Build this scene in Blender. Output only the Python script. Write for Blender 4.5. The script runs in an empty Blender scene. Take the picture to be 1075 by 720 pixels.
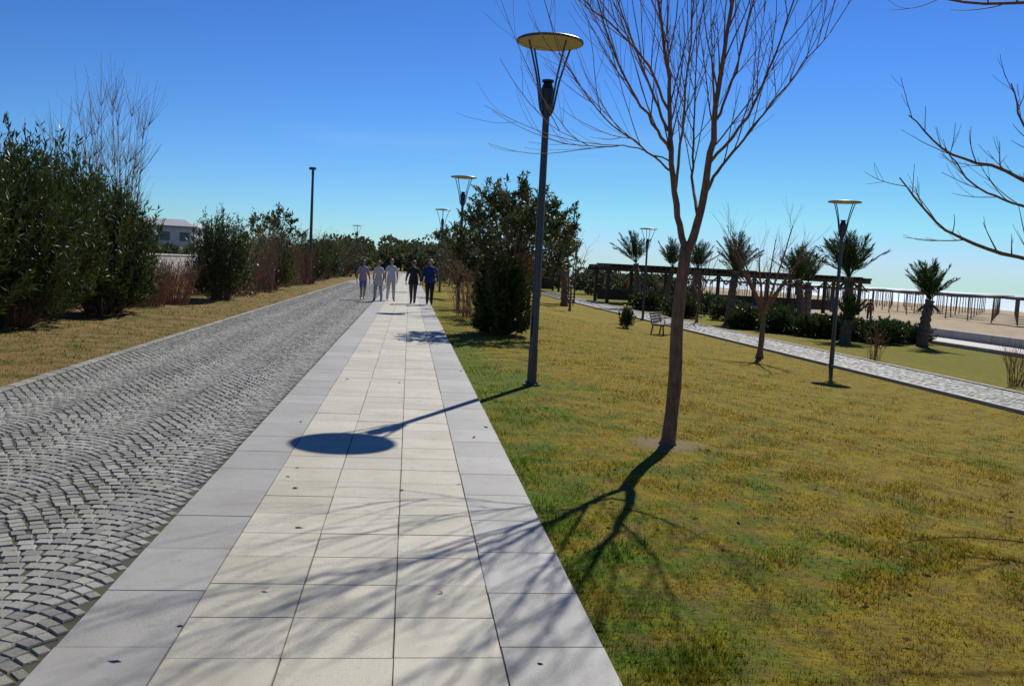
import bpy, bmesh, math, random
import numpy as np
from mathutils import Vector, Matrix
rs=np.random.RandomState(7); random.seed(7)
scene=bpy.context.scene
# ---------------------------------------------------------------- terrain
def sstep(t):
    t=np.clip(t,0,1); return t*t*(3-2*t)
def zt(x,y=0.0):
    x=np.asarray(x,float); y=np.asarray(y,float)
    z=-0.75*sstep((x-2.5)/8.5)-0.30*sstep((x-27)/10)-2.9*sstep((x-50)/190)
    w=np.clip((x-1.3)/2,0,1)*np.clip((11.5-x)/2,0,1)
    z=z+w*0.010*(np.sin(x*1.3+y*.7)+np.sin(y*1.1-x*.6+2)+.6*np.sin(x*2.7+y*2.1))-w*.02
    wl=np.clip((-4.7-x)/1.0,0,1)*np.clip((x+30)/2,0,1)
    z=z+wl*0.03*(np.sin(x*1.1+y*.9)+np.sin(y*1.7+x*.8))+wl*.03
    return z
TB=(2.62,8.35)
# ---------------------------------------------------------------- materials
def newmat(name):
    m=bpy.data.materials.new(name); m.use_nodes=True
    nt=m.node_tree; nt.nodes.clear()
    o=nt.nodes.new('ShaderNodeOutputMaterial'); b=nt.nodes.new('ShaderNodeBsdfPrincipled')
    nt.links.new(b.outputs[0],o.inputs[0])
    return m,nt,b,o
def mixc(nt,fac,a,b,mode='MIX'):
    n=nt.nodes.new('ShaderNodeMix'); n.data_type='RGBA'; n.blend_type=mode
    for s,v in ((n.inputs[0],fac),(n.inputs[6],a),(n.inputs[7],b)):
        if isinstance(v,bpy.types.NodeSocket): nt.links.new(v,s)
        elif isinstance(v,(tuple,list)): s.default_value=(*v,1)
        else: s.default_value=v
    return n.outputs[2]
def noise(nt,scale,detail=3,rough=.55,vec=None,dist=0):
    n=nt.nodes.new('ShaderNodeTexNoise'); n.inputs['Scale'].default_value=scale
    n.inputs['Detail'].default_value=detail; n.inputs['Roughness'].default_value=rough
    n.inputs['Distortion'].default_value=dist
    if vec is None:
        g=nt.nodes.new('ShaderNodeNewGeometry'); vec=g.outputs['Position']
    nt.links.new(vec,n.inputs['Vector'])
    return n.outputs[0]
def mrange(nt,v,a,b,c=0,d=1):
    n=nt.nodes.new('ShaderNodeMapRange'); nt.links.new(v,n.inputs[0])
    for i,x in enumerate((a,b,c,d)): n.inputs[i+1].default_value=x
    return n.outputs[0]
def mth(nt,op,a,b=None):
    n=nt.nodes.new('ShaderNodeMath'); n.operation=op
    for s,v in ((n.inputs[0],a),(n.inputs[1],b)):
        if v is None: continue
        if isinstance(v,bpy.types.NodeSocket): nt.links.new(v,s)
        else: s.default_value=v
    return n.outputs[0]
def posxyz(nt):
    g=nt.nodes.new('ShaderNodeNewGeometry'); s=nt.nodes.new('ShaderNodeSeparateXYZ')
    nt.links.new(g.outputs['Position'],s.inputs[0]); return s.outputs
def rnd(nt):
    a=nt.nodes.new('ShaderNodeAttribute'); a.attribute_name='rnd'; return a.outputs['Fac']
def bump(nt,b,h,strength=.5,dist=.01):
    n=nt.nodes.new('ShaderNodeBump'); n.inputs['Strength'].default_value=strength
    n.inputs['Distance'].default_value=dist
    nt.links.new(h,n.inputs['Height']); nt.links.new(n.outputs[0],b.inputs['Normal'])
def setc(nt,b,c):
    if isinstance(c,bpy.types.NodeSocket): nt.links.new(c,b.inputs['Base Color'])
    else: b.inputs['Base Color'].default_value=(*c,1)
def simple(name,c,rough=.6,var=.25,scale=20,metal=0,bmp=0):
    m,nt,b,o=newmat(name)
    n=noise(nt,scale,4)
    lo=tuple(x*(1-var) for x in c); hi=tuple(min(1,x*(1+var)) for x in c)
    setc(nt,b,mixc(nt,mrange(nt,n,.3,.7),lo,hi))
    b.inputs['Roughness'].default_value=rough; b.inputs['Metallic'].default_value=metal
    if bmp: bump(nt,b,n,bmp,.01)
    return m
def lawncol(nt,soil=0.0):
    n1=noise(nt,.45,4,.6); n2=noise(nt,2.6,4,.65); X=posxyz(nt)[0]; Y=posxyz(nt)[1]
    edge=mth(nt,'MULTIPLY',mrange(nt,X,1.1,3.2,.13,0),mrange(nt,Y,14,30,1,.2))
    s=mth(nt,'ADD',mth(nt,'MULTIPLY',n1,.45),mth(nt,'MULTIPLY',n2,.55))
    s=mth(nt,'ADD',s,edge)
    g=mrange(nt,s,.515,.64)
    far=mrange(nt,X,14,17,0,.5)
    g=mth(nt,'MAXIMUM',g,far)
    n3=noise(nt,9,5,.75)
    straw=mixc(nt,mrange(nt,n3,.3,.7),(.18,.13,.013),(.36,.27,.026))
    green=mixc(nt,mrange(nt,n3,.3,.7),(.06,.11,.009),(.14,.215,.016))
    c=mixc(nt,g,straw,green)
    n5=noise(nt,1.3,5,.7)
    c=mixc(nt,mrange(nt,n5,.54,.66,0,.6),c,(.19,.125,.035))
    if soil>0:
        n4=noise(nt,5,5,.7)
        c=mixc(nt,mth(nt,'MULTIPLY',mrange(nt,n4,.46,.62),soil),c,(.16,.115,.045))
    return c
def m_ground():
    m,nt,b,o=newmat('ground_mat'); X,Y,Z=posxyz(nt)
    c=lawncol(nt,.65)
    dx=mth(nt,'SUBTRACT',X,TB[0]); dy=mth(nt,'SUBTRACT',Y,TB[1])
    rr=mth(nt,'SQRT',mth(nt,'ADD',mth(nt,'MULTIPLY',dx,dx),mth(nt,'MULTIPLY',dy,dy)))
    rr=mth(nt,'ADD',rr,mth(nt,'MULTIPLY',noise(nt,6,4,.6),.35))
    c=mixc(nt,mrange(nt,rr,.42,.62,.85,0),c,(.25,.19,.11))
    nn=noise(nt,1.2,6,.7); wob=mth(nt,'MULTIPLY',mth(nt,'SUBTRACT',nn,.5),3)
    verge=mixc(nt,mrange(nt,noise(nt,2,6,.7),.42,.6),(.26,.17,.07),(.12,.115,.025))
    xl=mth(nt,'ADD',X,mth(nt,'MULTIPLY',wob,.2))
    c=mixc(nt,mrange(nt,xl,-3.6,-3.5),verge,c)
    sand=mixc(nt,mrange(nt,noise(nt,.7,6,.6),.35,.65),(.36,.28,.175),(.48,.39,.26))
    xr=mth(nt,'ADD',X,wob)
    c=mixc(nt,mrange(nt,xr,33,35),c,sand)
    setc(nt,b,c); b.inputs['Roughness'].default_value=1; b.inputs['Specular IOR Level'].default_value=.1
    bump(nt,b,noise(nt,35,5,.7),1,.03)
    return m
def trans_mix(nt,b,o,c,fac):
    t=nt.nodes.new('ShaderNodeBsdfTranslucent'); nt.links.new(c,t.inputs[0])
    x=nt.nodes.new('ShaderNodeMixShader'); x.inputs[0].default_value=fac
    nt.links.new(b.outputs[0],x.inputs[1]); nt.links.new(t.outputs[0],x.inputs[2]); nt.links.new(x.outputs[0],o.inputs[0])
def m_blade():
    m,nt,b,o=newmat('grass_blade_mat'); c=lawncol(nt); X=posxyz(nt)[0]
    vs=mixc(nt,mrange(nt,noise(nt,2,6,.7),.42,.6),(.29,.20,.075),(.13,.13,.028))
    c=mixc(nt,mrange(nt,X,-3.6,-3.5),vs,c)
    r=rnd(nt); c=mixc(nt,1.0,c,mixc(nt,r,(.6,.6,.6),(1.4,1.3,1.2)),'MULTIPLY')
    setc(nt,b,c); b.inputs['Roughness'].default_value=.9; b.inputs['Specular IOR Level'].default_value=.1
    trans_mix(nt,b,o,c,.4)
    return m
def m_leaf(name,c1,c2,trans=.3,rough=.5):
    m,nt,b,o=newmat(name); c=mixc(nt,rnd(nt),c1,c2); setc(nt,b,c); b.inputs['Roughness'].default_value=rough
    b.inputs['Specular IOR Level'].default_value=.3
    trans_mix(nt,b,o,c,trans)
    return m
def m_tile(name,c1,c2):
    m,nt,b,o=newmat(name)
    c=mixc(nt,rnd(nt),c1,c2)
    sp=noise(nt,260,2,.8); c=mixc(nt,1.0,c,mixc(nt,mrange(nt,sp,.35,.65),(.70,.70,.70),(1.22,1.22,1.22)),'MULTIPLY')
    st=noise(nt,1.7,6,.65); c=mixc(nt,mrange(nt,st,.46,.70,0,.55),c,mixc(nt,1.0,c,(.68,.64,.57),'MULTIPLY'))
    st2=noise(nt,14,5,.7); c=mixc(nt,mrange(nt,st2,.57,.75,0,.5),c,(.16,.15,.12))
    setc(nt,b,c); b.inputs['Roughness'].default_value=.62
    bump(nt,b,sp,.25,.002); return m
def m_stone():
    m,nt,b,o=newmat('cobble_mat')
    c=mixc(nt,rnd(nt),(.195,.187,.16),(.35,.335,.285))
    sp=noise(nt,160,3,.8); c=mixc(nt,1.0,c,mixc(nt,mrange(nt,sp,.3,.7),(.62,.62,.62),(1.3,1.3,1.26)),'MULTIPLY')
    st=noise(nt,1.1,5,.6); c=mixc(nt,mrange(nt,st,.42,.68,0,.6),c,mixc(nt,1.0,c,(.72,.68,.55),'MULTIPLY'))
    setc(nt,b,c); b.inputs['Roughness'].default_value=.65
    bump(nt,b,noise(nt,60,4,.7),.7,.006); return m
def m_joint(name,c1,c2):
    m,nt,b,o=newmat(name)
    c=mixc(nt,mrange(nt,noise(nt,2.5,5,.7),.4,.6),c1,c2)
    setc(nt,b,c); b.inputs['Roughness'].default_value=1; bump(nt,b,noise(nt,90,4,.7),.7,.006); return m
def m_bark(name,c1,c2,sc=30):
    m,nt,b,o=newmat(name)
    mp=nt.nodes.new('ShaderNodeMapping'); g=nt.nodes.new('ShaderNodeNewGeometry'); nt.links.new(g.outputs['Position'],mp.inputs[0])
    mp.inputs['Scale'].default_value=(1,1,.3)
    n=noise(nt,sc,5,.7,vec=mp.outputs[0]); setc(nt,b,mixc(nt,mrange(nt,n,.35,.65),c1,c2))
    b.inputs['Roughness'].default_value=.85; bump(nt,b,n,.8,.01); return m
M={}
M['ground']=m_ground(); M['blade']=m_blade(); M['stone']=m_stone()
M['joint']=m_joint('sett_joint_mat',(.075,.066,.045),(.055,.065,.022)); M['grout']=m_joint('grout_mat',(.17,.155,.125),(.12,.115,.08))
M['beige']=m_tile('paving_beige_mat',(.42,.385,.285),(.52,.475,.365)); M['gray']=m_tile('paving_gray_mat',(.30,.285,.25),(.365,.348,.31))
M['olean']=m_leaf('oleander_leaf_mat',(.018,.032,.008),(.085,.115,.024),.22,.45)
M['olive']=m_leaf('tree_leaf_mat',(.025,.035,.010),(.085,.10,.026),.3)
M['palm']=m_leaf('palm_leaf_mat',(.025,.045,.014),(.075,.11,.03),.25)
M['dry']=m_leaf('dry_leaf_mat',(.14,.075,.03),(.30,.18,.08),.2,.8)
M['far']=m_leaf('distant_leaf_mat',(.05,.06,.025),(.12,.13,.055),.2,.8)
M['bark']=m_bark('bark_mat',(.11,.055,.034),(.25,.14,.085)); M['twig']=m_bark('twig_mat',(.15,.075,.045),(.28,.155,.09))
M['redtwig']=m_bark('red_twig_mat',(.18,.08,.042),(.34,.175,.09))
M['palmbark']=m_bark('palm_bark_mat',(.07,.05,.035),(.18,.13,.085),15)
M['pole']=simple('pole_paint_mat',(.048,.052,.060),.4,.12,8,.3)
M['black']=simple('black_mat',(.012,.012,.014),.35,.1)
M['gold']=simple('reflector_mat',(.50,.42,.20),.5,.08,6)
M['wood']=simple('dark_wood_mat',(.06,.038,.025),.7,.35,12)
M['iron']=simple('iron_mat',(.02,.02,.02),.5,.2)
M['straw']=simple('straw_mat',(.15,.115,.08),.9,.35,6)
M['white']=simple('plaster_mat',(.62,.61,.58),.8,.08,2)
M['roof']=simple('roof_mat',(.32,.34,.36),.7,.15,3)
M['glass']=simple('window_mat',(.03,.04,.05),.15,.1)
M['conc']=simple('concrete_mat',(.36,.35,.33),.85,.15,4,0,.3)
M['walk']=simple('walkway_mat',(.50,.45,.40),.8,.1,3)
# ---------------------------------------------------------------- mesh builder
class MB:
    def __init__(s): s.v=[];s.f=[];s.m=[];s.r=[];s.n=0
    def add(s,v,f,mat=0,r=.5):
        v=np.asarray(v,float).reshape(-1,3)
        if isinstance(f,np.ndarray): fl=(f+s.n).tolist()
        else: fl=[[i+s.n for i in q] for q in f]
        s.v.append(v); s.f+=fl; s.m+=[mat]*len(fl) if np.isscalar(mat) else list(mat)
        s.r.append(np.full(len(v),r) if np.isscalar(r) else np.asarray(r,float)); s.n+=len(v)
    def bm(s,b,mat=0,r=.5):
        b.verts.ensure_lookup_table()
        for i,q in enumerate(b.verts): q.index=i
        s.add([q.co[:] for q in b.verts],[[w.index for w in q.verts] for q in b.faces],mat,r); b.free()
    def box(s,c,size,mat=0,rot=None,bev=0,r=.5):
        b=bmesh.new(); bmesh.ops.create_cube(b,size=1)
        for q in b.verts: q.co=Vector((q.co.x*size[0],q.co.y*size[1],q.co.z*size[2]))
        if bev: bmesh.ops.bevel(b,geom=b.edges[:],offset=bev,segments=1,affect='EDGES')
        for q in b.verts:
            if rot is not None: q.co=rot@q.co
            q.co+=Vector(c)
        s.bm(b,mat,r)
    def sph(s,c,rad,mat=0,sub=2,rot=None,fn=None):
        b=bmesh.new(); bmesh.ops.create_icosphere(b,subdivisions=sub,radius=1)
        for q in b.verts:
            p=q.co.copy()
            if fn: p=fn(p)
            p=Vector((p.x*rad[0],p.y*rad[1],p.z*rad[2]))
            if rot is not None: p=rot@p
            q.co=p+Vector(c)
        s.bm(b,mat)
    def tube(s,pts,rad,n=6,mat=0,cap=True,r=.5):
        P=np.asarray(pts,float); k=len(P); R=np.asarray(rad,float)
        if R.ndim==0: R=np.full(k,float(R))
        T=np.gradient(P,axis=0); T/=np.linalg.norm(T,axis=1)[:,None]+1e-9
        ref=np.array([.31,.95,.05]) if abs(T[0,2])>.5 else np.array([.05,.1,1.])
        A=np.cross(T,ref); A/=np.linalg.norm(A,axis=1)[:,None]+1e-9; B=np.cross(T,A)
        a=np.arange(n)*2*np.pi/n
        V=P[:,None,:]+R[:,None,None]*(np.cos(a)[None,:,None]*A[:,None,:]+np.sin(a)[None,:,None]*B[:,None,:])
        i=np.arange(k-1)[:,None]*n; j=np.arange(n)[None,:]; j2=(j+1)%n
        F=np.stack([i+j,i+j2,i+n+j2,i+n+j],-1).reshape(-1,4)
        fl=F.tolist()
        if cap: fl+= [list(range(n))[::-1],[(k-1)*n+q for q in range(n)]]
        s.add(V.reshape(-1,3),fl,mat,r)
    def leaves(s,P,D,L,W,mat=0,r=None):
        N=len(P); D=D/(np.linalg.norm(D,axis=1)[:,None]+1e-9)
        S=np.cross(D,rs.normal(size=(N,3))); S/=np.linalg.norm(S,axis=1)[:,None]+1e-9
        L=np.broadcast_to(L,(N,))[:,None]; W=np.broadcast_to(W,(N,))[:,None]
        V=np.stack([P,P+D*L*.45+S*W/2,P+D*L,P+D*L*.45-S*W/2],1).reshape(-1,3)
        r=rs.rand(N) if r is None else r
        s.add(V,np.arange(4*N).reshape(-1,4),mat,np.repeat(r,4))
    def obj(s,name,mats,smooth=False):
        me=bpy.data.meshes.new(name); V=np.concatenate(s.v)
        me.from_pydata(V.tolist(),[],s.f)
        for m in mats: me.materials.append(M[m] if isinstance(m,str) else m)
        me.polygons.foreach_set('material_index',s.m)
        if smooth: me.polygons.foreach_set('use_smooth',[True]*len(s.f))
        a=me.attributes.new('rnd','FLOAT','POINT'); a.data.foreach_set('value',np.concatenate(s.r))
        me.update(); ob=bpy.data.objects.new(name,me); scene.collection.objects.link(ob); return ob
# ---------------------------------------------------------------- ground
xs=[-4000,-1500,-500,-150,-60]+list(np.arange(-30,-10,2.))+list(np.arange(-10,14,.5))+list(np.arange(14,60,2.))+list(np.arange(60,250,6.))+[600,1500,5000]
ys=[-200,-60,-20]+list(np.arange(-5,60,.6))+list(np.arange(60,140,4.))+[180,300,700,1500,5000]
X,Y=np.meshgrid(xs,ys,indexing='ij'); Z=zt(X,Y)
nx,ny=len(xs),len(ys); I=np.arange(nx*ny).reshape(nx,ny)
F=np.stack([I[:-1,:-1],I[1:,:-1],I[1:,1:],I[:-1,1:]],-1).reshape(-1,4)
g=MB(); g.add(np.stack([X,Y,Z],-1).reshape(-1,3),F); g.obj('ground',['ground'],True)
def sheet(name,x0,x1,y0,y1,z,mat):
    b=MB(); yy=np.linspace(y0,y1,int((y1-y0)/4)+2); V=[];F=[]
    for i,y in enumerate(yy): V+=[(x0,y,z(x0,y) if callable(z) else z),(x1,y,z(x1,y) if callable(z) else z)]
    F=[[2*i,2*i+1,2*i+3,2*i+2] for i in range(len(yy)-1)]
    b.add(V,F); return b.obj(name,[mat])
m,nt,b_,o=newmat('sea_mat'); b_.inputs['Base Color'].default_value=(.12,.24,.30,1); b_.inputs['Roughness'].default_value=.35  # base colour paled to stand in for horizon haze
bump(nt,b_,noise(nt,.8,6,.7),.8,.3); M['sea']=m
b=MB(); b.add([(60,-500,-2.6),(6000,-500,-2.6),(6000,6000,-2.6),(60,6000,-2.6)],[[0,1,2,3]]); b.obj('sea',['sea'])
def blocks(b,cx,cy,rot,sx,sy,z0,h,inset,mat,tilt=.0,r=None,jt=.10):
    N=len(cx); c,s=np.cos(rot),np.sin(rot); q=np.array([(-1,-1),(1,-1),(1,1),(-1,1)])*.5
    rings=[]
    jit=1+ (rs.rand(N,4,2)-.5)*(jt if tilt>0 else 0)
    tx,ty=(rs.rand(N)-.5)*tilt,(rs.rand(N)-.5)*tilt
    for ins,zf in ((0,0),(inset*.35,.7),(inset,1.)):
        lx=q[None,:,0]*(sx-2*ins)[:,None]*jit[...,0]; ly=q[None,:,1]*(sy-2*ins)[:,None]*jit[...,1]
        x=cx[:,None]+lx*c[:,None]-ly*s[:,None]; y=cy[:,None]+lx*s[:,None]+ly*c[:,None]
        z=z0+h[:,None]*zf+(lx*tx[:,None]+ly*ty[:,None])*zf
        rings.append(np.stack([x,y,z+0*x],-1))
    V=np.concatenate(rings,1).reshape(-1,3)
    base=[]
    for k in (0,4):
        for j in range(4): base.append([k+j,k+(j+1)%4,k+4+(j+1)%4,k+4+j])
    base.append([8,9,10,11]); F=(np.arange(N)[:,None,None]*12+np.array(base)[None]).reshape(-1,4)
    r=rs.rand(N) if r is None else r
    b.add(V,F,mat,np.repeat(r,12))
# cobbled road x -4.3..-1.36, fan-laid setts
sheet('road_bed',-4.35,-1.34,-3,150,.0135,'joint')
CX=[];CY=[];CR=[];SX=[];SY=[]
W=.98; Rr=.60; s0=.098
amax=math.asin(W/2/Rr); nst=12
for seg in range(3):
    xc=-4.3+W*(seg+.5)
    for k in range(int(62/s0)):
        y0=.4+k*s0
        a=(np.arange(nst)+.5)/nst*2*amax-amax
        a=a+rs.normal(0,.008,nst)+((.25 if k%2 else -.25)+rs.normal(0,.06))*(2*amax/nst)
        a=np.clip(a,-amax+.03,amax-.03)
        CX+=list(xc+Rr*np.sin(a)); CY+=list(y0+Rr*(np.cos(a)-math.cos(amax))+rs.normal(0,.003,nst)); CR+=list(-a+rs.normal(0,.04,nst))
        w=2*amax*Rr/nst
        SX+=list((w-.010)*(1+rs.normal(0,.05,nst))); SY+=list((s0*np.cos(a)-.007)*(1+rs.normal(0,.04,nst)))
CX,CY,CR,SX,SY=map(np.array,(CX,CY,CR,SX,SY)); keep=(CX>-4.3)&(CX<-1.39); CX,CY,CR,SX,SY=[a[keep] for a in (CX,CY,CR,SX,SY)]
b=MB(); blocks(b,CX,CY,CR,SX,SY,.0,.0205+rs.rand(len(CX))*.005,.007,0,.06,jt=.15)
yy=np.arange(0,70,.3); blocks(b,np.full(len(yy),-4.40),yy,np.zeros(len(yy)),np.full(len(yy),.12),np.full(len(yy),.285),.0,np.full(len(yy),.035),.008,0,.01)
yy=np.arange(62.5,150,.35)
for xx in np.arange(-4.15,-1.4,.3): blocks(b,np.full(len(yy),xx),yy,np.zeros(len(yy)),np.full(len(yy),.28),np.full(len(yy),.33),.0,np.full(len(yy),.024),.01,0,.01)
b.obj('cobbled_road',['stone'],False)
# paved path
sheet('path_bed',-1.355,.905,-3,150,.030,'grout')
b=MB(); tw=.452
for c in range(5):
    xx=-1.355+tw*(c+.5); tl=.41 if 0<c<4 else .62
    yy=np.arange(0,140,tl)+(.0 if 0<c<4 else .18)
    n=len(yy); blocks(b,np.full(n,xx)+rs.normal(0,.0012,n),yy,rs.normal(0,.0015,n),np.full(n,tw-.0045),np.full(n,tl-.0045),.0,.036+rs.rand(n)*.003,.0015,1 if c in(0,4) else 0,.0)
b.obj('paved_path',['beige','gray'],False)
# second cobbled footpath
sheet('footpath_bed',12.45,14.55,5,110,lambda x,y:float(zt(13.5))+.03,'joint')
b=MB(); gx,gy=np.meshgrid(np.arange(12.55,14.5,.16),np.arange(8,75,.16)); gx=gx.ravel()+rs.normal(0,.012,gx.size); gy=gy.ravel()+rs.normal(0,.012,gy.size)
blocks(b,gx,gy,rs.normal(0,.1,gx.size),np.full(gx.size,.145),np.full(gx.size,.145),float(zt(13.5))+.015,.03+rs.rand(gx.size)*.008,.012,0,.06,r=.55+.45*rs.rand(gx.size))
for xx in (12.4,14.6):
    yy=np.arange(6,100,.5); blocks(b,np.full(len(yy),xx),yy,yy*0,np.full(len(yy),.12),np.full(len(yy),.49),float(zt(13.5))-.02,np.full(len(yy),.10),.008,0,.0,r=.8+.2*rs.rand(len(yy)))
b.obj('footpath',['stone'])
sheet('seaside_walkway',23.4,26.8,5,140,lambda x,y:float(zt(24))+.03,'walk')
b=MB()
for y in np.arange(6,140,1.0): b.box((23.3,y,float(zt(24))+.03),(.2,.98,.26),0,None,.015)
b.obj('stone_kerb',['conc'])
b=MB()
for y in np.arange(6,140,3.0): b.box((27.0,y,float(zt(24))+.2),(.35,2.98,.5),0,None,.02)
b.obj('low_wall',['conc'])
# ---------------------------------------------------------------- grass
def blades(b,N,a0,a1,d0,d1,xmin,xmax,hmin,hmax,wk,thr=None):
    a=np.radians(a0+(a1-a0)*rs.rand(N)); d=d0*(d1/d0)**rs.rand(N)
    x=d*np.sin(a); y=d*np.cos(a)
    q=rs.rand(N)<.5; x[q]=np.round((x[q]+.02*np.sin(y[q]*9))/.08)*.08+rs.normal(0,.014,q.sum()); y[q]=np.round((y[q]+.03*np.sin(x[q]*7))/.08)*.08+rs.normal(0,.014,q.sum())
    nz=.5+.25*(np.sin(x*2.1+1.3*np.sin(y*1.7))+np.sin(y*2.9+1.1*np.sin(x*3.3)))
    nz2=.5+.25*(np.sin(x*7.1+2.3*np.sin(y*4.7))+np.sin(y*8.9+2.1*np.sin(x*6.3)))
    k=(x>xmin)&(x<xmax)&~((x>12.3)&(x<14.7))
    k&=(np.hypot(x-TB[0],y-TB[1])>.22+.25*rs.rand(N))
    if thr is not None: k&=(nz*.6+nz2*.4>thr)
    else: k&=(rs.rand(N)<.3+.9*nz2)
    x,y,d,nz,nz2=x[k],y[k],d[k],nz[k],nz2[k]; N=len(x)
    h=(hmin+(hmax-hmin)*rs.rand(N)**2)*(.6+.5*nz+.5*nz2)
    P=np.stack([x,y,zt(x,y)-.004],-1)
    th=rs.rand(N)*2*np.pi; le=rs.rand(N)*1.2
    D=np.stack([np.cos(th)*np.sin(le),np.sin(th)*np.sin(le),np.cos(le)],-1)
    w=wk*(1+d/5)
    ph=rs.rand(N)*2*np.pi; S=np.stack([np.cos(ph),np.sin(ph),0*ph],-1)*w[:,None]/2
    V=np.stack([P-S,P+S,P+D*h[:,None]],1).reshape(-1,3)
    b.add(V,np.arange(3*N).reshape(-1,3),0,np.repeat(rs.rand(N),3))
b=MB()
blades(b,320000,2,45,2.6,40,.90,12.3,.010,.036,.0032)
blades(b,45000,2,45,2.6,22,.90,12.3,.03,.065,.004,.64)
blades(b,12000,2,30,2.6,9,.885,1.05,.03,.07,.004)
blades(b,50000,-32,-6,9,45,-7.5,-4.45,.02,.06,.004)
b.obj('lawn_grass',['blade'])
# ---------------------------------------------------------------- trees
def bez(p0,p1,p2,n):
    t=np.linspace(0,1,n)[:,None]; return (1-t)**2*p0+2*t*(1-t)*p1+t*t*p2
def smooth_poly(pts,n):
    P=np.array(pts,float); t=np.linspace(0,len(P)-1,n); out=[]
    Q=np.vstack([2*P[0]-P[1],P,2*P[-1]-P[-2]])
    for u in t:
        i=min(int(u),len(P)-2); f=u-i; a,b_,c,d=Q[i],Q[i+1],Q[i+2],Q[i+3]
        out.append(.5*((2*b_)+(-a+c)*f+(2*a-5*b_+4*c-d)*f*f+(-a+3*b_-3*c+d)*f**3))
    return np.array(out)
def shoot(b,p,d,L,r0,r1,up=.35,n=7,sides=4,mat=0,wob=.06):
    pts=[p]; d=d/np.linalg.norm(d); q=np.array(p,float)
    for i in range(n-1):
        d=d+np.array([0,0,up/(n-1)])+rs.normal(0,wob,3); d/=np.linalg.norm(d)
        q=q+d*L/(n-1); pts.append(q.copy())
    pts=np.array(pts); b.tube(pts,np.linspace(r0,r1,n),sides,mat,False); return pts
def outward(axis,ang):
    v=rs.normal(size=3); v-=axis*v.dot(axis); v/=np.linalg.norm(v); return axis*math.cos(ang)+v*math.sin(ang)
def dress(b,P,R,start,step,Ls,ang,up,twigs,rk=.45,mat=1,rmax=.0085):
    seg=np.linalg.norm(np.diff(P,axis=0),axis=1); cum=np.concatenate([[0],np.cumsum(seg)]); tot=cum[-1]
    s=start*tot
    while s<tot:
        i=min(np.searchsorted(cum,s)-1,len(P)-2); i=max(i,0); f=(s-cum[i])/seg[i]; p=P[i]*(1-f)+P[i+1]*f
        ax=(P[i+1]-P[i])/seg[i]; d=outward(ax,math.radians(random.uniform(*ang)))
        d[2]=d[2]+.2
        L=random.uniform(*Ls); r=min(max(R[i]*rk,.0045),rmax)
        Q=shoot(b,p,d,L,r,.0022,up,9,4,mat,.045)
        for _ in range(random.randint(*twigs)):
            j=random.randint(1,6); a2=Q[j+1]-Q[j]; a2/=np.linalg.norm(a2)
            shoot(b,Q[j],outward(a2,math.radians(random.uniform(18,40))),L*random.uniform(.25,.6),r*.5,.0016,up,6,3,mat,.05)
        s+=step*random.uniform(.6,1.4)
def tree_limbs(name,base,limbs,Ls,step,twigs=(2,4),ang=(22,48),up=.4,mats=('bark','twig')):
    b=MB(); B=np.array(base)
    for k,(pts,r0,r1,dr) in enumerate(limbs):
        n=max(8,len(pts)*4); P=smooth_poly(pts,n)+B
        if k: P[1:-1]+=rs.normal(0,.006,(n-2,3))
        R=np.linspace(r0,r1,n)*(1+rs.normal(0,.03,n))
        if k==0: R[0]*=1.5; R[1]*=1.12
        b.tube(P,R,12 if r0>.04 else 6,0,True)
        if dr: dress(b,P,R,dr,step,Ls,ang,up,twigs)
    return b.obj(name,list(mats),True)
bx,by=TB; bz=float(zt(bx,by))-.03
tree_limbs('bare_tree',(bx,by,bz),[
 ([(0,0,0),(.015,0,.25),(.03,0,.7),(.02,.02,1.3),(.05,0,1.98)],.073,.056,0),
 ([(.05,0,1.9),(-.05,.05,2.35),(-.15,.1,2.95),(-.2,.12,3.6),(-.35,.2,4.4),(-.5,.25,5.4)],.036,.006,.28),
 ([(.05,0,1.88),(.15,-.05,2.3),(.2,-.1,2.9),(.22,-.15,3.6),(.32,-.1,4.5),(.4,0,5.6)],.046,.007,.28),
 ([(.18,-.06,2.5),(.4,.15,2.8),(.7,.3,3.15),(1.05,.4,3.6),(1.6,.5,4.3)],.019,.004,.2),
 ([(-.14,.1,2.9),(-.45,-.1,3.2),(-.8,-.3,3.6),(-1.2,-.5,4.4)],.017,.005,.12),
 ([(-.08,.06,2.5),(-.2,-.4,2.9),(-.3,-.8,3.5),(-.35,-1.1,4.6)],.016,.004,.25),
 ([(.13,-.04,2.3),(.2,.4,2.7),(.3,.8,3.4),(.35,1.1,4.5)],.018,.004,.25),
 ([(.2,-.1,2.8),(.42,-.4,3.2),(.65,-.5,3.9),(.85,-.6,4.8)],.016,.004,.2),
 ([(.22,-.12,3.2),(.4,.0,3.6),(.55,.1,4.2),(.7,.1,5.1)],.014,.004,.2),
 ([(-.18,.1,3.1),(-.35,.2,3.5),(-.65,.3,4.2),(-1.0,.3,5.1)],.015,.004,.2),
 ([(-.19,.1,3.3),(-.5,.0,3.75),(-1.0,.0,4.15),(-1.6,.1,4.75)],.014,.004,.15),
 ([(-.1,.1,2.7),(-.4,.2,2.95),(-.8,.2,3.2),(-1.3,.1,3.75)],.011,.004,.2),
 ([(-.12,.1,2.8),(-.5,.3,2.95),(-.9,.4,2.95),(-1.35,.4,3.15)],.008,.0025,.4),
 ],(.6,1.6),.165,twigs=(2,5),ang=(16,40),up=.5)
tz=float(zt(6.63,7.76))
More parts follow.
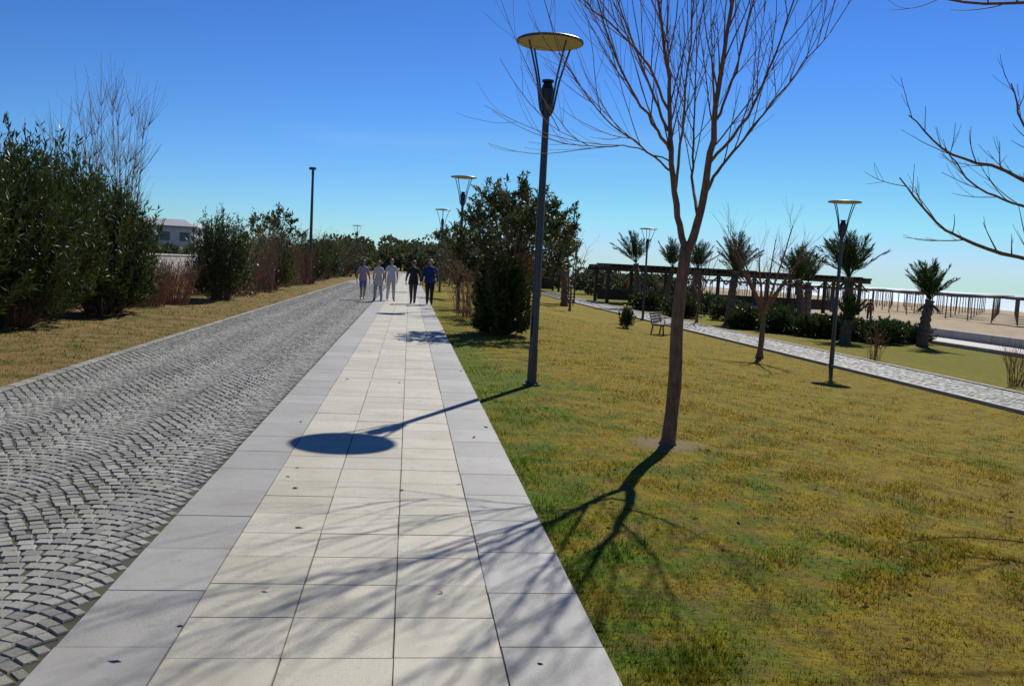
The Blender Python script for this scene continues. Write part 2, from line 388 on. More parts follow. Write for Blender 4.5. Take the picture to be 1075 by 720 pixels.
T2=[([(0,0,0+tz),(.02,0,1),(0,0,2.0)],.085,.065,0),
 ([(0,0,1.65),(-.55,0,1.93),(-1.2,.1,2.08),(-1.7,.1,2.3),(-2.1,.1,2.68)],.026,.006,.25),
 ([(0,0,1.7),(-.4,.1,2.4),(-.9,.2,2.8),(-1.5,.3,2.98),(-1.95,.3,3.3)],.028,.006,.25),
 ([(0,0,1.8),(-.2,.2,2.6),(-.7,.3,3.2),(-1.0,.2,3.65)],.024,.006,.3),
 ([(-.5,.1,2.45),(-1.0,.0,2.5),(-1.5,-.1,2.65),(-1.8,-.1,2.95)],.014,.005,.2),
 ([(0,0,1.8),(.3,0,3.1),(0,-.1,4.0),(-.8,-.2,4.28),(-1.7,-.2,4.22),(-2.45,-.2,4.28)],.036,.006,.6),
 ([(0,0,1.8),(.5,.3,2.8),(.9,.4,4.0)],.04,.009,.3),([(0,0,1.8),(.2,-.6,2.8),(.5,-.9,3.9)],.03,.009,.3)]
T2=[([(x,y,zz-tz) for x,y,zz in p],r0,r1,d) for p,r0,r1,d in T2]
tree_limbs('bare_tree',(6.63,7.76,tz),T2,(.2,.6),.17,(0,3),(25,60),.45,('bark','bark'))
def gen_tree(name,x,y,h,spread,forkz,nl,step=.3,Ls=(.5,1.1),r=.07):
    z=float(zt(x,y)); L=[([(0,0,0),(.03,0,forkz*.5),(0,0,forkz)],r,r*.7,0)]
    for i in range(nl):
        a=i*2*math.pi/nl+random.uniform(-.3,.3); s=spread*random.uniform(.6,1); z0=forkz*random.uniform(.75,1)
        zz=h*random.uniform(.8,1)
        L.append(([(0,0,z0),(math.cos(a)*s*.35,math.sin(a)*s*.35,z0+(zz-z0)*.3),(math.cos(a)*s*.7,math.sin(a)*s*.7,z0+(zz-z0)*.65),(math.cos(a)*s,math.sin(a)*s,zz)],r*.5,.008,.25))
    return tree_limbs(name,(x,y,z),L,Ls,step,(1,3))
gen_tree('bare_tree',10.9,26,4.1,1.7,1.7,8,.2,(.5,1.1),.09)
gen_tree('bare_tree',9.3,50,4.6,1.4,1.6,5,.35)
gen_tree('bare_tree',7.2,62,4.8,1.6,1.6,5,.35)
gen_tree('bare_tree',11.3,75,5,1.6,1.6,5,.35)
gen_tree('bare_tree',5.4,48,4.2,1.4,1.5,5,.35)
gen_tree('bare_tree',14.9,44,4.0,1.4,1.5,6,.3)
def twig_shrub(name,x,y,r,h,n=160,mat='redtwig',leaf=0,lm='olive',tw=3,rr=.009,sp=.12,wob=.07):
    b=MB(); z=float(zt(x,y)); LP=[];LD=[]
    for i in range(n):
        a=rs.rand()*6.283; q=rs.rand()**.6*.6*r
        p=np.array([x+math.cos(a)*q,y+math.sin(a)*q,z]); d=np.array([math.cos(a)*2*sp*q/r*2+rs.normal(0,sp),math.sin(a)*2*sp*q/r*2+rs.normal(0,sp),1])
        L=h*rs.uniform(.55,1.0); Q=shoot(b,p,d,L,rr,.003,.1,6,3,0,wob)
        for _ in range(tw):
            j=random.randint(2,4); a2=Q[j+1]-Q[j]; a2/=np.linalg.norm(a2)
            T=shoot(b,Q[j],outward(a2,random.uniform(.3,.7)),L*rs.uniform(.2,.4)*(.5 if h>4 else 1),.005,.002,.25,4,3,0,.07)
            if leaf: LP+=[T[-1],T[-2]]*leaf; LD+=[T[-1]-T[-2]]*2*leaf
    mats=[mat]
    if leaf:
        P=np.array(LP); D=np.array(LD); D/=np.linalg.norm(D,axis=1)[:,None]; D=D+rs.normal(0,.5,D.shape)
        b.leaves(P+rs.normal(0,.06,P.shape),D,.09,.035,1); mats.append(lm)
    return b.obj(name,mats)
def oleander(name,x,y,r,h,ns=420,nl=38,L=.15,W=.03,mat='olean',low=.15,ry=None):
    b=MB(); z=float(zt(x,y)); ry=ry or r
    a=rs.rand(ns)*6.283; q=np.sqrt(rs.rand(ns))
    lump=1+.15*np.sin(a*3+x)+.12*np.sin(a*5+y*2)+.08*rs.normal(size=ns)
    tipz=np.where(q>.75,low*h+(h*.8-low*h)*rs.rand(ns),h*(1-.35*q*q)*(.74+.26*rs.rand(ns)+.10*np.sin(a*4+q*5)))
    T=np.stack([x+r*q*np.cos(a)*lump,y+ry*q*np.sin(a)*lump,z+tipz],-1)
    B0=np.stack([x+.3*r*q*np.cos(a),y+.3*ry*q*np.sin(a),np.full(ns,z)],-1)
    C=B0*.45+T*.55; C[:,2]=z+tipz*.45; C[:,:2]+= (T[:,:2]-B0[:,:2])*.1
    t=(.3+.7*rs.rand(ns,nl)**.7)[...,None]
    P=(1-t)**2*B0[:,None]+2*t*(1-t)*C[:,None]+t*t*T[:,None]
    D=2*(1-t)*(C-B0)[:,None]+2*t*(T-C)[:,None]; D/=np.linalg.norm(D,axis=-1,keepdims=True)
    D=D*.75+rs.normal(0,.5,D.shape)+np.array([0,0,.15])
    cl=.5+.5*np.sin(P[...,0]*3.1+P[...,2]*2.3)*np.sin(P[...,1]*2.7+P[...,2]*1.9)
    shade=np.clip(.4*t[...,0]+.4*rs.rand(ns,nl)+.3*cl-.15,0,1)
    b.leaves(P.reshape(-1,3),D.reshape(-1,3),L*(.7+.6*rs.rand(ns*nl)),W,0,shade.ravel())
    for i in range(0,ns,3): b.tube(bez(B0[i],C[i],T[i],5),np.linspace(.014,.003,5),3,1,False)
    return b.obj(name,[mat,'bark'])
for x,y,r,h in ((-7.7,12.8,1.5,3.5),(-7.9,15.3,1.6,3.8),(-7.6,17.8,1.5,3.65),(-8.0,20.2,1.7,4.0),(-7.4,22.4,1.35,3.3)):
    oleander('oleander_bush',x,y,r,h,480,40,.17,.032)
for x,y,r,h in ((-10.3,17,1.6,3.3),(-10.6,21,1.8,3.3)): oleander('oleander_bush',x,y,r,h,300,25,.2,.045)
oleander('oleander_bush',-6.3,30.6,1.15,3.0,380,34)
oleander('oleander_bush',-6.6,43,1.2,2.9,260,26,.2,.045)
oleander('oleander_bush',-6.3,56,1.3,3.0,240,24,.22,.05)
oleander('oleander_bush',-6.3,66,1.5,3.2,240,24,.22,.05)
for x,y,r,h,n,m,l in ((-7.4,25.6,1.0,1.5,220,'redtwig',0),(-7.2,27.6,1.0,1.45,200,'redtwig',0),(-7.6,34,1.1,1.7,160,'redtwig',0),(-6.6,36,1.1,2.2,150,'redtwig',1),
    (-6.4,39.5,1.1,3.2,140,'twig',1),(-6.8,47,1.2,3.0,130,'redtwig',1),(-6.2,51,1.1,2.6,120,'redtwig',1),(-6.4,61,1.3,3.4,120,'twig',2),(-6.3,73,1.4,3.2,120,'redtwig',2),(-6.0,82,1.6,3.4,110,'twig',2)):
    twig_shrub('bare_shrub',x,y,r,h,n,m,l)
twig_shrub('tamarisk_tree',-7.8,24.6,.5,6.6,34,'twig',0,tw=18,rr=.012,sp=.045,wob=.03)
twig_shrub('tamarisk_tree',-8.9,24.0,.4,5.6,26,'twig',0,tw=16,rr=.012,sp=.045,wob=.03)
twig_shrub('tamarisk_tree',-9.6,20.6,.4,4.9,20,'twig',0,tw=14,rr=.012,sp=.06,wob=.03)
def leafy_tree(name,x,y,r,z0,z1,nc=26,per=170,lw=(.11,.035),mat='olive'):
    b=MB(); z=float(zt(x,y)); c0=np.array([x,y,z])
    b.tube(smooth_poly([(x,y,z-.05),(x+.06,y,z+z0*.5),(x-.03,y,z+z0)],7),np.linspace(.075,.05,7),7,1)
    for i in range(nc):
        a=i*2.399; q=math.sqrt((i+.5)/nc); rr=r*q*random.uniform(.7,1.15)
        top=z0+(z1-z0)*(1-.55*q*q)
        p=c0+np.array([math.cos(a)*rr,math.sin(a)*rr,random.uniform(z0+.1,top) if i%3 else top])
        s=c0+np.array([0,0,z0*random.uniform(.7,1)]); mid=(s+p)/2+np.array([0,0,.15])
        b.tube(bez(s,mid,p,6),np.linspace(.024,.006,6),4,1,False)
        for _ in range(7):
            Q=shoot(b,p-rs.normal(0,.06,3),rs.normal(0,.7,3)+np.array([0,0,.6]),random.uniform(.3,.7),.006,.002,.2,6,3,1)
            n=per//7; t=rs.rand(n)*4.99; i0=t.astype(int); f=(t-i0)[:,None]; PP=Q[i0]*(1-f)+Q[i0+1]*f
            D=(Q[i0+1]-Q[i0]); D/=np.linalg.norm(D,axis=1)[:,None]; D=D+rs.normal(0,.6,D.shape)
            b.leaves(PP+rs.uniform(-.03,.03,PP.shape),D,lw[0]*(.7+.6*rs.rand(n)),lw[1],0,np.clip(.2+.16*t*rs.rand(n)+.3*rs.rand(n),0,1))
    return b.obj(name,[mat,'twig'])
leafy_tree('leafy_tree',2.55,22.0,1.65,1.5,3.5,46,300,(.11,.037))
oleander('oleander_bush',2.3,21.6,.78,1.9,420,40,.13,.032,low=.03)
twig_shrub('bare_shrub',2.0,28.5,.7,2.6,80,'redtwig',1)
leafy_tree('leafy_tree',3.8,28,1.5,1.5,3.7,30,200,(.13,.045))
leafy_tree('leafy_tree',3.6,35,1.6,1.5,3.9,24,150,(.15,.05))
leafy_tree('leafy_tree',3.2,44,1.6,1.5,3.9,22,120,(.17,.06))
leafy_tree('leafy_tree',4.6,56,1.9,1.5,4.2,22,110,(.2,.07))
leafy_tree('leafy_tree',3.2,70,2.2,1.5,4.6,22,110,(.25,.09))
leafy_tree('leafy_tree',-9.0,60,2.2,1.5,4.4,22,110,(.25,.09))
def tree_mass(name,pts,mat='far'):
    b=MB()
    for x,y,r,h in pts:
        z=float(zt(x,y)); n=int(500)
        v=rs.normal(size=(n,3)); v/=np.linalg.norm(v,axis=1)[:,None]; v*=(.65+.35*rs.rand(n))[:,None]
        lump=1+.2*np.sin(v[:,0]*5+x)+.18*np.sin(v[:,2]*6+y)
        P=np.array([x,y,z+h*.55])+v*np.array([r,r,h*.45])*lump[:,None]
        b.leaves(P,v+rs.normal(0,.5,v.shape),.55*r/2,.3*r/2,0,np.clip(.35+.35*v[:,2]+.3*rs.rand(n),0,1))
        b.tube([(x,y,z),(x,y,z+h*.6)],[.2,.12],5,1)
    return b.obj(name,[mat,'bark'])
pts=[]
for i in range(46):
    x=-95+i*2.9+rs.normal(0,.8); y=rs.uniform(108,150)
    if -46<x<-12: h=rs.uniform(1.6,2.4); y=rs.uniform(100,118)
    elif x<10: h=rs.uniform(3,4.8)
    else: h=rs.uniform(2.2,3.6)
    pts.append((x if not -5.5<x<2 else x-5 ,y,rs.uniform(2,3.4),h))
for i in range(16): pts.append((rs.uniform(-4,6),rs.uniform(150,175),3,rs.uniform(4,6)))
for i in range(14): pts.append((rs.uniform(-7.5,-6),84+i*4.5,1.6,rs.uniform(3,4.2)))
for i in range(12): pts.append((rs.uniform(2.5,6),78+i*5,1.8,rs.uniform(3.2,4.6)))
for i in range(10): pts.append((rs.uniform(16,30),rs.uniform(86,110),1.8,rs.uniform(1.8,3)))
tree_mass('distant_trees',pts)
# ---------------------------------------------------------------- palms
def palm(x,y,th,fl,n=34,name='palm_tree'):
    b=MB(); z=float(zt(x,y)); k=16
    lean=rs.normal(0,.09); P=[(x+lean*t*t*th,y,z-.05+th*t) for t in np.linspace(0,1,k)]
    b.tube(P,[.19*(1.35-.4*t)*(1+.12*((i%2)*2-1)) for i,t in enumerate(np.linspace(0,1,k))],9,1)
    top=np.array(P[-1]); wind=rs.normal(0,.12,2)
    for i in range(n):
        a=i*2.399+rs.normal(0,.2); e=math.radians(87-46*(i/n)**1.2+rs.normal(0,5)); L=fl*rs.uniform(.75,1.1)
        d=np.array([math.cos(a)*math.cos(e)+wind[0],math.sin(a)*math.cos(e)+wind[1],math.sin(e)])
        p1=top+d*L*.6; p2=top+d*L*.98+np.array([math.cos(a)*.08,math.sin(a)*.08,-L*.12*math.cos(e)])
        Q=bez(top,p1,p2,9); b.tube(Q,np.linspace(.018,.005,9),3,0,False,r=.3)
        t=np.linspace(.18,1,22); idx=t*8; i0=np.minimum(idx.astype(int),7); f=(idx-i0)[:,None]
        PP=Q[i0]*(1-f)+Q[i0+1]*f; TT=Q[i0+1]-Q[i0]; TT/=np.linalg.norm(TT,axis=1)[:,None]
        S=np.cross(TT,[0,0,1.]); S/=np.linalg.norm(S,axis=1)[:,None]+1e-6
        for sg in (-1,1):
            D=TT*.9+S*sg*.6+np.array([0,0,.05])+rs.normal(0,.15,TT.shape)
            b.leaves(PP,D,fl*.28*(1.15-t*.6),.04,0,np.clip(.2+.6*rs.rand(22),0,1))
    for i in range(10):
        a=i*.63; b.leaves(top[None]-np.array([[0,0,.05]]),np.array([[math.cos(a),math.sin(a),-.9]]),fl*.5,.1,1)
    return b.obj(name,['palm','palmbark'])
palm(21.6,34.6,2.0,1.6); palm(23.7,50,2.5,1.9,30); palm(19.6,37.2,2.8,2.0,44); palm(18.0,34.3,1.0,1.1,24)
palm(21.5,46,2.6,1.8,34); palm(17.4,46,2.9,1.9,30); palm(18.6,56,2.9,1.9,28); palm(15.9,60,3.2,2.1,28); palm(18.9,63,3.0,2.0,28); palm(22.6,60,2.6,1.9,26); palm(11.6,64,3.2,2.0,26); palm(10.4,58,3.0,2.0,24)
for i,(x,y,r,h) in enumerate(((16.6,41.5,1.0,1.1),(17.6,39.6,1.1,1.15),(18.4,37.6,1.0,1.05),(19.4,37.2,1.1,1.15),(20.2,35.4,1.1,1.1),(21.9,36.5,1.0,.9),(16.0,50,1.2,1.3),(18.6,49,1.3,1.4),(20.6,47,1.2,1.2),(16.2,58,1.4,1.4),(20,57,1.5,1.5))):
    oleander('round_shrub',x,y,r,h,330,30,.12,.05,'palm' if i%3==1 else 'olean',low=.02)
twig_shrub('bare_shrub',15.4,27.3,.3,1.1,26,'redtwig',1)
twig_shrub('bare_shrub',16.0,21.2,.35,1.3,34,'redtwig',0)
oleander('small_shrub',9.4,37,.32,.95,70,22,.12,.04,low=.1)
# ---------------------------------------------------------------- street lamps
def lamp(x,y,h=4.8,yaw=0):
    b=MB(); z=float(zt(x,y))
    def cyl(z0,z1,r0,r1,m,n=20,cap=True): b.tube([(x,y,z+z0),(x,y,z+(z0+z1)/2),(x,y,z+z1)],[r0,(r0+r1)/2,r1],n,m,cap)
    cyl(-.05,.025,.13,.13,0); cyl(.02,.5,.07,.066,0); cyl(.5,.52,.074,.074,0); cyl(.515,h-.95,.060,.047,0)
    for a in range(4): b.tube([(x+.10*math.cos(a*1.57+.78),y+.10*math.sin(a*1.57+.78),z+.02),(x+.10*math.cos(a*1.57+.78),y+.10*math.sin(a*1.57+.78),z+.055)],.014,6,1)
    b.box((x-.058,y-.03,z+.85),(.012,.07,.3),1,None,.003)
    cyl(h-1.0,h-.86,.060,.078,0); cyl(h-.86,h-.66,.09,.09,1); cyl(h-.66,h-.55,.09,.05,1)
    cyl(h-.56,h-.535,.085,.085,1)
    for k in range(4):
        a=yaw+k*1.5708; ca,sa=math.cos(a),math.sin(a)
        prof=[(.055,h-1.02),(.11,h-.93),(.14,h-.8),(.19,h-.55),(.27,h-.3),(.36,h-.05)]
        P=smooth_poly([(x+ca*r,y+sa*r,z+zz) for r,zz in prof],14); b.tube(P,.014,6,0)
    n=48; prof=[(0,h-.012),(.44,h-.035),(.462,h-.03),(.466,h-.01),(.45,h+.0),(0,h+.05)]
    V=[];F=[];mt=[]
    for r,zz in prof:
        for i in range(n): a=i*2*math.pi/n; V.append((x+r*math.cos(a),y+r*math.sin(a),z+zz))
    for k in range(len(prof)-1):
        for i in range(n): F.append([k*n+i,k*n+(i+1)%n,(k+1)*n+(i+1)%n,(k+1)*n+i]); mt.append(2 if k==0 else 0)
    b.add(V,F,mt)
    return b.obj('street_lamp',['pole','black','gold'])
lamp(1.8,12.3,4.8,.5); lamp(1.8,31.8,4.8,.9); lamp(12.4,24.3,4.8,.2); lamp(1.8,51.5); lamp(12.3,45); lamp(12.2,64); lamp(12,84); lamp(-5,84,4.8)
b=MB(); x,y=-5.7,51.8; b.tube([(x,y,0),(x,y,3.3),(x,y,6.6)],[.10,.085,.065],10,0); b.tube([(x,y,0),(x,y,.05)],.17,10,0)
b.box((x,y-.12,6.68),(.36,.5,.14),1,Matrix.Rotation(.15,3,'X'),.02); b.box((x,y,6.45),(.14,.16,.3),0,None,.02); b.obj('light_mast',['pole','black'])
# ---------------------------------------------------------------- bench
def bench(x,y,rot):
    b=MB(); z=float(zt(x,y)); R=Matrix.Rotation(rot,3,'Z')
    def bx(c,s,m,rr=None,bev=.006):
        rr=R@rr if rr is not None else R; cc=R@Vector(c); b.box((cc.x+x,cc.y+y,cc.z+z),s,m,rr,bev)
    L=1.7
    for i in range(5): bx((0,-.24+i*.1,.44+.006*abs(i-2)),(L,.08,.03),0)
    T=Matrix.Rotation(math.radians(-14),3,'X')
    for i in range(4): bx((0,.25+i*.028,.53+i*.105),(L,.028,.085),0,T)
    for sx in (-.72,.72):
        bx((sx,-.22,.21),(.05,.05,.44),1,Matrix.Rotation(math.radians(-8),3,'X')); bx((sx,.24,.21),(.05,.05,.44),1,Matrix.Rotation(math.radians(10),3,'X'))
        bx((sx,0,.405),(.05,.52,.04),1); bx((sx,.315,.67),(.04,.035,.52),1,T)
        pts=[(sx,-.24,.42),(sx,-.27,.56),(sx,-.2,.65),(sx,0,.66),(sx,.27,.64)]
        b.tube(smooth_poly([tuple(R@Vector(p)+Vector((x,y,z))) for p in pts],12),.02,6,1)
    return b.obj('park_bench',['wood','iron'])
bench(10.3,34.6,math.radians(60)); bench(11.0,60,math.radians(90))
# ---------------------------------------------------------------- pergola
def pergola(x0,x1,ya,yb,nm='wooden_pergola',roof=True):
    b=MB(); zz=float(zt(25)); xm=(x0+x1)/2; ym=(ya+yb)/2; W=x1-x0
    for x in np.arange(x0,x1+.1,3.0):
        for y in (ya,yb):
            b.box((x,y,zz+1.3),(.24,.24,2.6),0,None,.01)
            for s in (-1,1): b.box((x+s*.36,y,zz+2.25),(.1,.1,.9),0,Matrix.Rotation(-s*math.radians(45),3,'Y'))
    for y in (ya,yb): b.box((xm,y,zz+2.72),(W+1.5,.2,.28),0)
    for x in np.arange(x0-.5,x1+.6,.45): b.box((x,ym,zz+2.95),(.1,yb-ya+1.4,.18),0)
    if roof:
        for x in np.arange(x0,x1-2.9,3.0): b.box((x+1.5,ym,zz+3.10),(2.9,yb-ya+1.0,.10),0,Matrix.Rotation(rs.normal(0,.01),3,'X'))
    for x in np.arange(x0+1.5,x1,3): b.box((x,yb-.1,zz+.6),(2.7,.05,.9),0)
    b.obj(nm,['wood'])
pergola(15.6,36.7,68,72.5); pergola(7.5,16.6,96,100)
b=MB()
for i,x in enumerate(np.arange(52,88,5)):
    for y in np.arange(56,190,3.4):
        z=float(zt(x)); h=2.25+rs.normal(0,.05)
        b.tube([(x,y,z-.1),(x+rs.normal(0,.04),y,z+h)],[.06,.05],5,0)
        b.box((x,y,z+h),(2.6,.09,.09),0,Matrix.Rotation(rs.normal(0,.03),3,'Y'))
        for s in (-1,0,1): b.box((x+s*1.1,y,z+h+.08),(.07,3.4,.06),0)
        if rs.rand()<.45: b.box((x,y,z+h+.15),(2.4,2.2,.04),0,Matrix.Rotation(rs.normal(0,.04),3,'Y'))
b.obj('beach_sunshades',['straw'])
b=MB()
for y in np.arange(26,110,4): b.box((-15,y,.65),(.2,3.96,1.3),0,None,.02); b.box((-15,y,1.34),(.3,3.96,.08),0)
b.obj('boundary_wall',['white'])
b=MB(); hx,hy=-36,130
b.box((hx,hy,2.3),(13,9,4.8),0)
b.box((hx,hy,4.82),(13.8,9.8,.25),1)
b.add([(hx-6.7,hy-4.7,4.95),(hx+6.7,hy-4.7,4.95),(hx+6.7,hy+4.7,4.95),(hx-6.7,hy+4.7,4.95),(hx-4,hy,6.0),(hx+4,hy,6.0)],[[0,1,5,4],[1,2,5],[2,3,4,5],[3,0,4]],1)
for i in range(5):
    for zz2 in (1.3,3.5):
        b.box((hx-5.2+i*2.6,hy-4.51,zz2),(1.3,.06,1.2),2); b.box((hx-5.2+i*2.6,hy-4.56,zz2-.66),(1.5,.16,.1),0)
b.box((hx+6.51,hy,1.1),(.06,1.2,2.2),2); b.obj('white_house',['white','roof','glass'])
# ---------------------------------------------------------------- litter
b=MB(); N=300; P=np.stack([rs.uniform(-1.2,6,N),rs.uniform(3,16,N),np.zeros(N)],-1); P[:,2]=np.where(P[:,0]<.9,.042,zt(P[:,0],P[:,1])+.03)
k=(P[:,0]>.95)|(rs.rand(N)<.2); P=P[k]; D=rs.normal(size=P.shape); D[:,2]*=.15
b.leaves(P,D,.03+.04*rs.rand(len(P)),.022,0); b.obj('fallen_leaves',['dry'])
# ---------------------------------------------------------------- people
def skinmesh(V,E,R,root=0,sub=1):
    me=bpy.data.meshes.new('tmp'); me.from_pydata(V,E,[]); ob=bpy.data.objects.new('tmp',me); scene.collection.objects.link(ob)
    md=ob.modifiers.new('s','SKIN'); md.use_smooth_shade=True
    for i,r in enumerate(R): me.skin_vertices[0].data[i].radius=(r,r) if np.isscalar(r) else r
    for i in range(len(V)): me.skin_vertices[0].data[i].use_root=(i==root)
    sb=ob.modifiers.new('u','SUBSURF'); sb.levels=sub; sb.render_levels=sub
    dg=bpy.context.evaluated_depsgraph_get(); e=ob.evaluated_get(dg); m2=e.to_mesh()
    v=[tuple(q.co) for q in m2.vertices]; f=[list(q.vertices) for q in m2.polygons]; e.to_mesh_clear()
    bpy.data.objects.remove(ob); bpy.data.meshes.remove(me); return v,f
def person(x,y,yaw,top,bottom,hair,h=1.7,shorts=False,short_sleeve=False,stride=1.0,longhair=False,fem=False,name='pedestrian',skin=(.42,.24,.16),shoe=(.05,.05,.05),w=1.0,hem=None):
    s=stride
    J=[(0,0,.93),(0,0,1.08),(0,.005,1.27),(0,.005,1.39),(0,0,1.475),(0,-.01,1.535),(0,-.02,1.60),(0,-.015,1.665)]
    Rd=[.155*w,.138*w,.158*w,.105,.052,.058,.088,.068]
    E=[(i,i+1) for i in range(7)]
    def add(p,r,par): J.append(p); Rd.append(r); E.append((par,len(J)-1)); return len(J)-1
    lg=.052 if shorts else .068
    for sg,ph in ((-1,1),(1,-1)):
        k=ph*s
        a=add((sg*.09,0,.87),.105*w,0)
        kn=(sg*.095,-.13*k-.03,.50); an=(sg*.10,-.27*k+.02,.10 if k>0 else .15)
        a=add((sg*.095,(-.07*k),.69),.09*w,a); a=add(kn,.066 if shorts else .078,a); a=add(((kn[0]+an[0])/2,(kn[1]+an[1])/2+.02,(kn[2]+an[2])/2+.03),lg,a); a=add(an,.04 if shorts else .055,a)
        a=add((sg*.105,an[1]-.09,an[2]-.055 if k>0 else an[2]-.09),.042,a); add((sg*.115,an[1]-.17,an[2]-.06 if k>0 else an[2]-.105),.032,a)
    wr=[]
    for sg,ph in ((-1,-1),(1,1)):
        k=ph*s; shx=.17*(w*.5+.5)*(.92 if fem else 1)
        a=add((sg*shx,.005,1.385),.068,3); a=add((sg*(shx+.045),-.03*k+.01,1.25),.058,a); a=add((sg*(shx+.085),-.05*k+.03,1.11),.048,a)
        a=add((sg*(shx+.10),-.14*k-.01,.98),.040,a); wq=(sg*(shx+.09),-.2*k-.03,.87); add(wq,.028,a); wr.append((sg,wq))
    V,F=skinmesh(J,E,Rd)
    V=np.array(V); t=(V[:,2]>.82)&(V[:,2]<1.44)&(abs(V[:,0])<.19); V[t,1]*=.76
    C=np.array([V[f].mean(0) for f in F]); mats=[]
    for c in C:
        z=c[2]; arm=abs(c[0])>.19*(w*.5+.5) and z<1.42 and z>.8
        if z>1.475: m=0
        elif arm: m=1 if z>(1.17 if short_sleeve else .89) else 0
        elif z>.90: m=1
        elif z<.13: m=4
        else: m=0 if (shorts and z<.52) else 2
        mats.append(m)
    b=MB(); b.add(V,F,mats)
    # loose hem of the shirt / jacket
    hz=hem if hem else .84; n=20; VV=[];FF=[]
    prof=[(1.12,.150),(1.0,.168),(.92,.180),(hz,.192)]
    for kk,(z_,r_) in enumerate(prof):
        for i in range(n):
            a=i*2*math.pi/n; rr_=r_*w*(1+.035*math.sin(a*7+kk)); VV.append((rr_*math.cos(a),rr_*.76*math.sin(a)+.005,z_+.006*math.sin(a*5)))
    for kk in range(3):
        for i in range(n): FF.append([kk*n+i,kk*n+(i+1)%n,(kk+1)*n+(i+1)%n,(kk+1)*n+i])
    b.add(VV,FF,1)
    for sg,q in wr:
        v=[(0,0,0),(0,-.005,-.045),(0,-.01,-.085)]; e=[(0,1),(1,2)]; r=[.022,.03,.03]
        def ch(par,pts,rr):
            for p in pts: v.append(p); r.append(rr); e.append((par,len(v)-1)); par=len(v)-1
        for i,(yy,l) in enumerate(((-.033,.068),(-.012,.078),(.010,.072),(.030,.056))):
            ch(2,[(-sg*.004,yy,-.10),(-sg*.012,yy-.003,-.10-l*.5),(-sg*.028,yy-.004,-.10-l)],.0085)
        ch(1,[(-sg*.008,-.045,-.055),(-sg*.016,-.062,-.085),(-sg*.02,-.062,-.11)],.010)
        hv,hf=skinmesh(v,e,r); hv=np.array(hv)+np.array(q); b.add(hv,hf,0)
    def hd(p): return Vector((p.x*(1-.12*max(0,-p.z)),p.y,p.z))
    b.sph((0,-.012,1.61),(.076,.096,.115),0,2,fn=hd)
    b.sph((0,-.112,1.595),(.012,.018,.022),0,1)
    for sg in(-1,1):
        b.sph((sg*.078,0,1.60),(.010,.02,.03),0,1); b.sph((sg*.03,-.101,1.622),(.011,.008,.008),5,1); b.box((sg*.03,-.106,1.643),(.03,.008,.006),3)
    b.box((0,-.104,1.557),(.042,.012,.010),6,None,.003)
    bm_=bmesh.new(); bmesh.ops.create_icosphere(bm_,subdivisions=3,radius=1)
    kill=[q for q in bm_.verts if (q.co.y<-.25 and q.co.z<.42) or q.co.z<(-.95 if longhair else -.45) or (abs(q.co.x)>.6 and q.co.z<(-.9 if longhair else -.05) and q.co.y<.1)]
    bmesh.ops.delete(bm_,geom=kill,context='VERTS')
    for q in bm_.verts:
        p=q.co; n_=1+.04*math.sin(p.x*17)*math.sin(p.z*13+p.y*11)
        q.co=Vector((p.x*.092*n_,p.y*.112*n_-.002,p.z*(.126 if p.z>-.1 or not longhair else .20)*n_+1.625))
    b.bm(bm_,3)
    b.tube([(0,.005,1.435),(0,.003,1.47)],[.075,.062],14,1)
    sc=h/1.72; A=np.concatenate(b.v)*sc; zmin=A[:,2].min(); Rz=np.array(Matrix.Rotation(yaw,3,'Z'))
    z=float(zt(x,y)) if abs(x)>3 else (.038 if x>-1.355 else .024)
    b.v=[(a*sc-np.array([0,0,zmin]))@Rz.T+np.array([x,y,z]) for a in b.v]
    mm=[simple('skin_mat',skin,.5,.06),simple('top_cloth_mat',top,.85,.15,14,0,.6),simple('trouser_cloth_mat',bottom,.85,.15,14,0,.6),simple('hair_mat',hair,.6,.3,80),simple('shoe_mat',shoe,.5,.1),M['black'],simple('lip_mat',(.3,.1,.08),.5,.05)]
    return b.obj(name,mm,True)
W_=(.4,.38,.36)
person(-1.85,36.3,.25,(.36,.27,.36),(.10,.15,.32),(.08,.05,.035),1.62,True,True,.8,True,True,skin=(.36,.19,.13),shoe=W_)
person(-1.2,35.3,-.3,(.62,.58,.56),(.36,.34,.33),(.10,.07,.05),1.60,False,True,.6,False,True,shoe=(.2,.18,.15),hem=.70)
person(-.72,36.4,.2,(.50,.54,.62),(.50,.47,.42),(.2,.16,.12),1.70,False,True,-.7,False,False,shoe=(.15,.12,.1),w=1.05)
person(.18,34.6,math.pi+.15,(.025,.03,.03),(.06,.07,.05),(.12,.1,.09),1.68,False,False,.8,False,False,w=1.1,hem=.78)
person(.82,34.4,math.pi-.1,(.010,.03,.16),(.012,.016,.04),(.30,.27,.25),1.76,False,False,-.9,False,False,w=1.2)
person(31.8,57.5,2.6,(.3,.05,.06),(.05,.06,.1),(.05,.04,.03),1.68); person(29.8,58.5,2.8,(.08,.1,.2),(.06,.06,.07),(.05,.04,.03),1.72,stride=-.8)
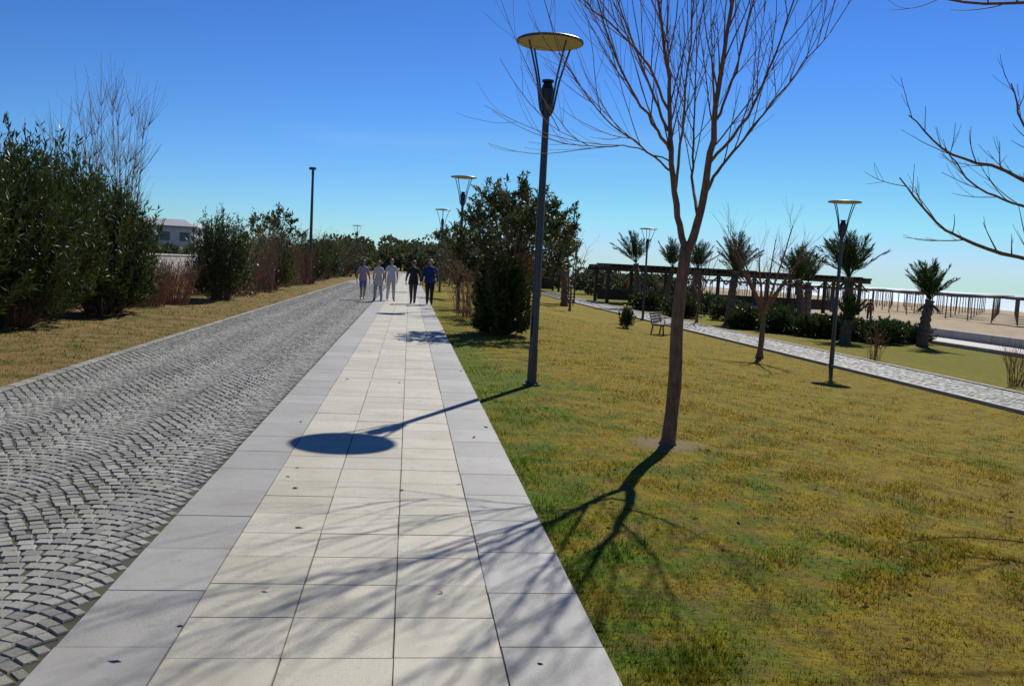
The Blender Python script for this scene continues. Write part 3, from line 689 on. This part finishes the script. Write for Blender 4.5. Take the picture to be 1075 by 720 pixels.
# ---------------------------------------------------------------- camera
f,psi,th,ro=920,math.radians(6.9),math.radians(4.9),math.radians(3.0)
Fw=Vector((math.sin(psi)*math.cos(th),math.cos(psi)*math.cos(th),-math.sin(th)))
R0=Vector((math.cos(psi),-math.sin(psi),0)); U0=R0.cross(Fw)
R=R0*math.cos(ro)+U0*math.sin(ro); U=-R0*math.sin(ro)+U0*math.cos(ro)
cam=bpy.data.cameras.new('camera'); co=bpy.data.objects.new('camera',cam); scene.collection.objects.link(co)
co.matrix_world=Matrix(((R.x,U.x,-Fw.x,0),(R.y,U.y,-Fw.y,0),(R.z,U.z,-Fw.z,1.65),(0,0,0,1)))
cam.sensor_width=36; cam.lens=36*f/1075; cam.clip_start=.05; cam.clip_end=12000; scene.camera=co
# ---------------------------------------------------------------- light
el=math.radians(42.7); az=math.atan2(2.35,4.65)
sd=Vector((math.sin(az)*math.cos(el),math.cos(az)*math.cos(el),math.sin(el)))
L=bpy.data.lights.new('sun','SUN'); L.energy=5.0; L.angle=math.radians(.5); L.color=(1,.965,.90)
lo=bpy.data.objects.new('sun',L); scene.collection.objects.link(lo); lo.rotation_euler=sd.to_track_quat('Z','Y').to_euler(); lo.location=(0,0,50)
w=bpy.data.worlds.new('World'); scene.world=w; w.use_nodes=True; nt=w.node_tree; nt.nodes.clear()
sk=nt.nodes.new('ShaderNodeTexSky'); sk.sky_type='NISHITA'; sk.sun_disc=False; sk.sun_elevation=el; sk.sun_rotation=az
sk.air_density=1.0; sk.dust_density=0.0; sk.ozone_density=2.0; sk.altitude=0
c=mixc(nt,1.0,sk.outputs[0],(.085,.085,.085),'MULTIPLY')
gm=nt.nodes.new('ShaderNodeGamma'); nt.links.new(c,gm.inputs[0]); gm.inputs[1].default_value=1.5
c=mixc(nt,1.0,gm.outputs[0],(.58,.93,1.42),'MULTIPLY')
c=mixc(nt,1.0,c,(10,10,10),'MULTIPLY')
c=mixc(nt,1.0,c,(5.2,7.4,9.4),'DARKEN')
tc=nt.nodes.new('ShaderNodeTexCoord'); mp=nt.nodes.new('ShaderNodeMapping'); nt.links.new(tc.outputs['Generated'],mp.inputs[0]); mp.inputs['Scale'].default_value=(1,2,7)
cn=noise(nt,1.6,8,.6,vec=mp.outputs[0],dist=.6); c=mixc(nt,mrange(nt,cn,.62,.85,0,.12),c,(8,8.6,9.2))
bg=nt.nodes.new('ShaderNodeBackground'); bg.inputs[1].default_value=.1; ow=nt.nodes.new('ShaderNodeOutputWorld')
nt.links.new(c,bg.inputs[0]); nt.links.new(bg.outputs[0],ow.inputs[0])
scene.view_settings.view_transform='Standard'; scene.view_settings.look='None'; scene.view_settings.exposure=0
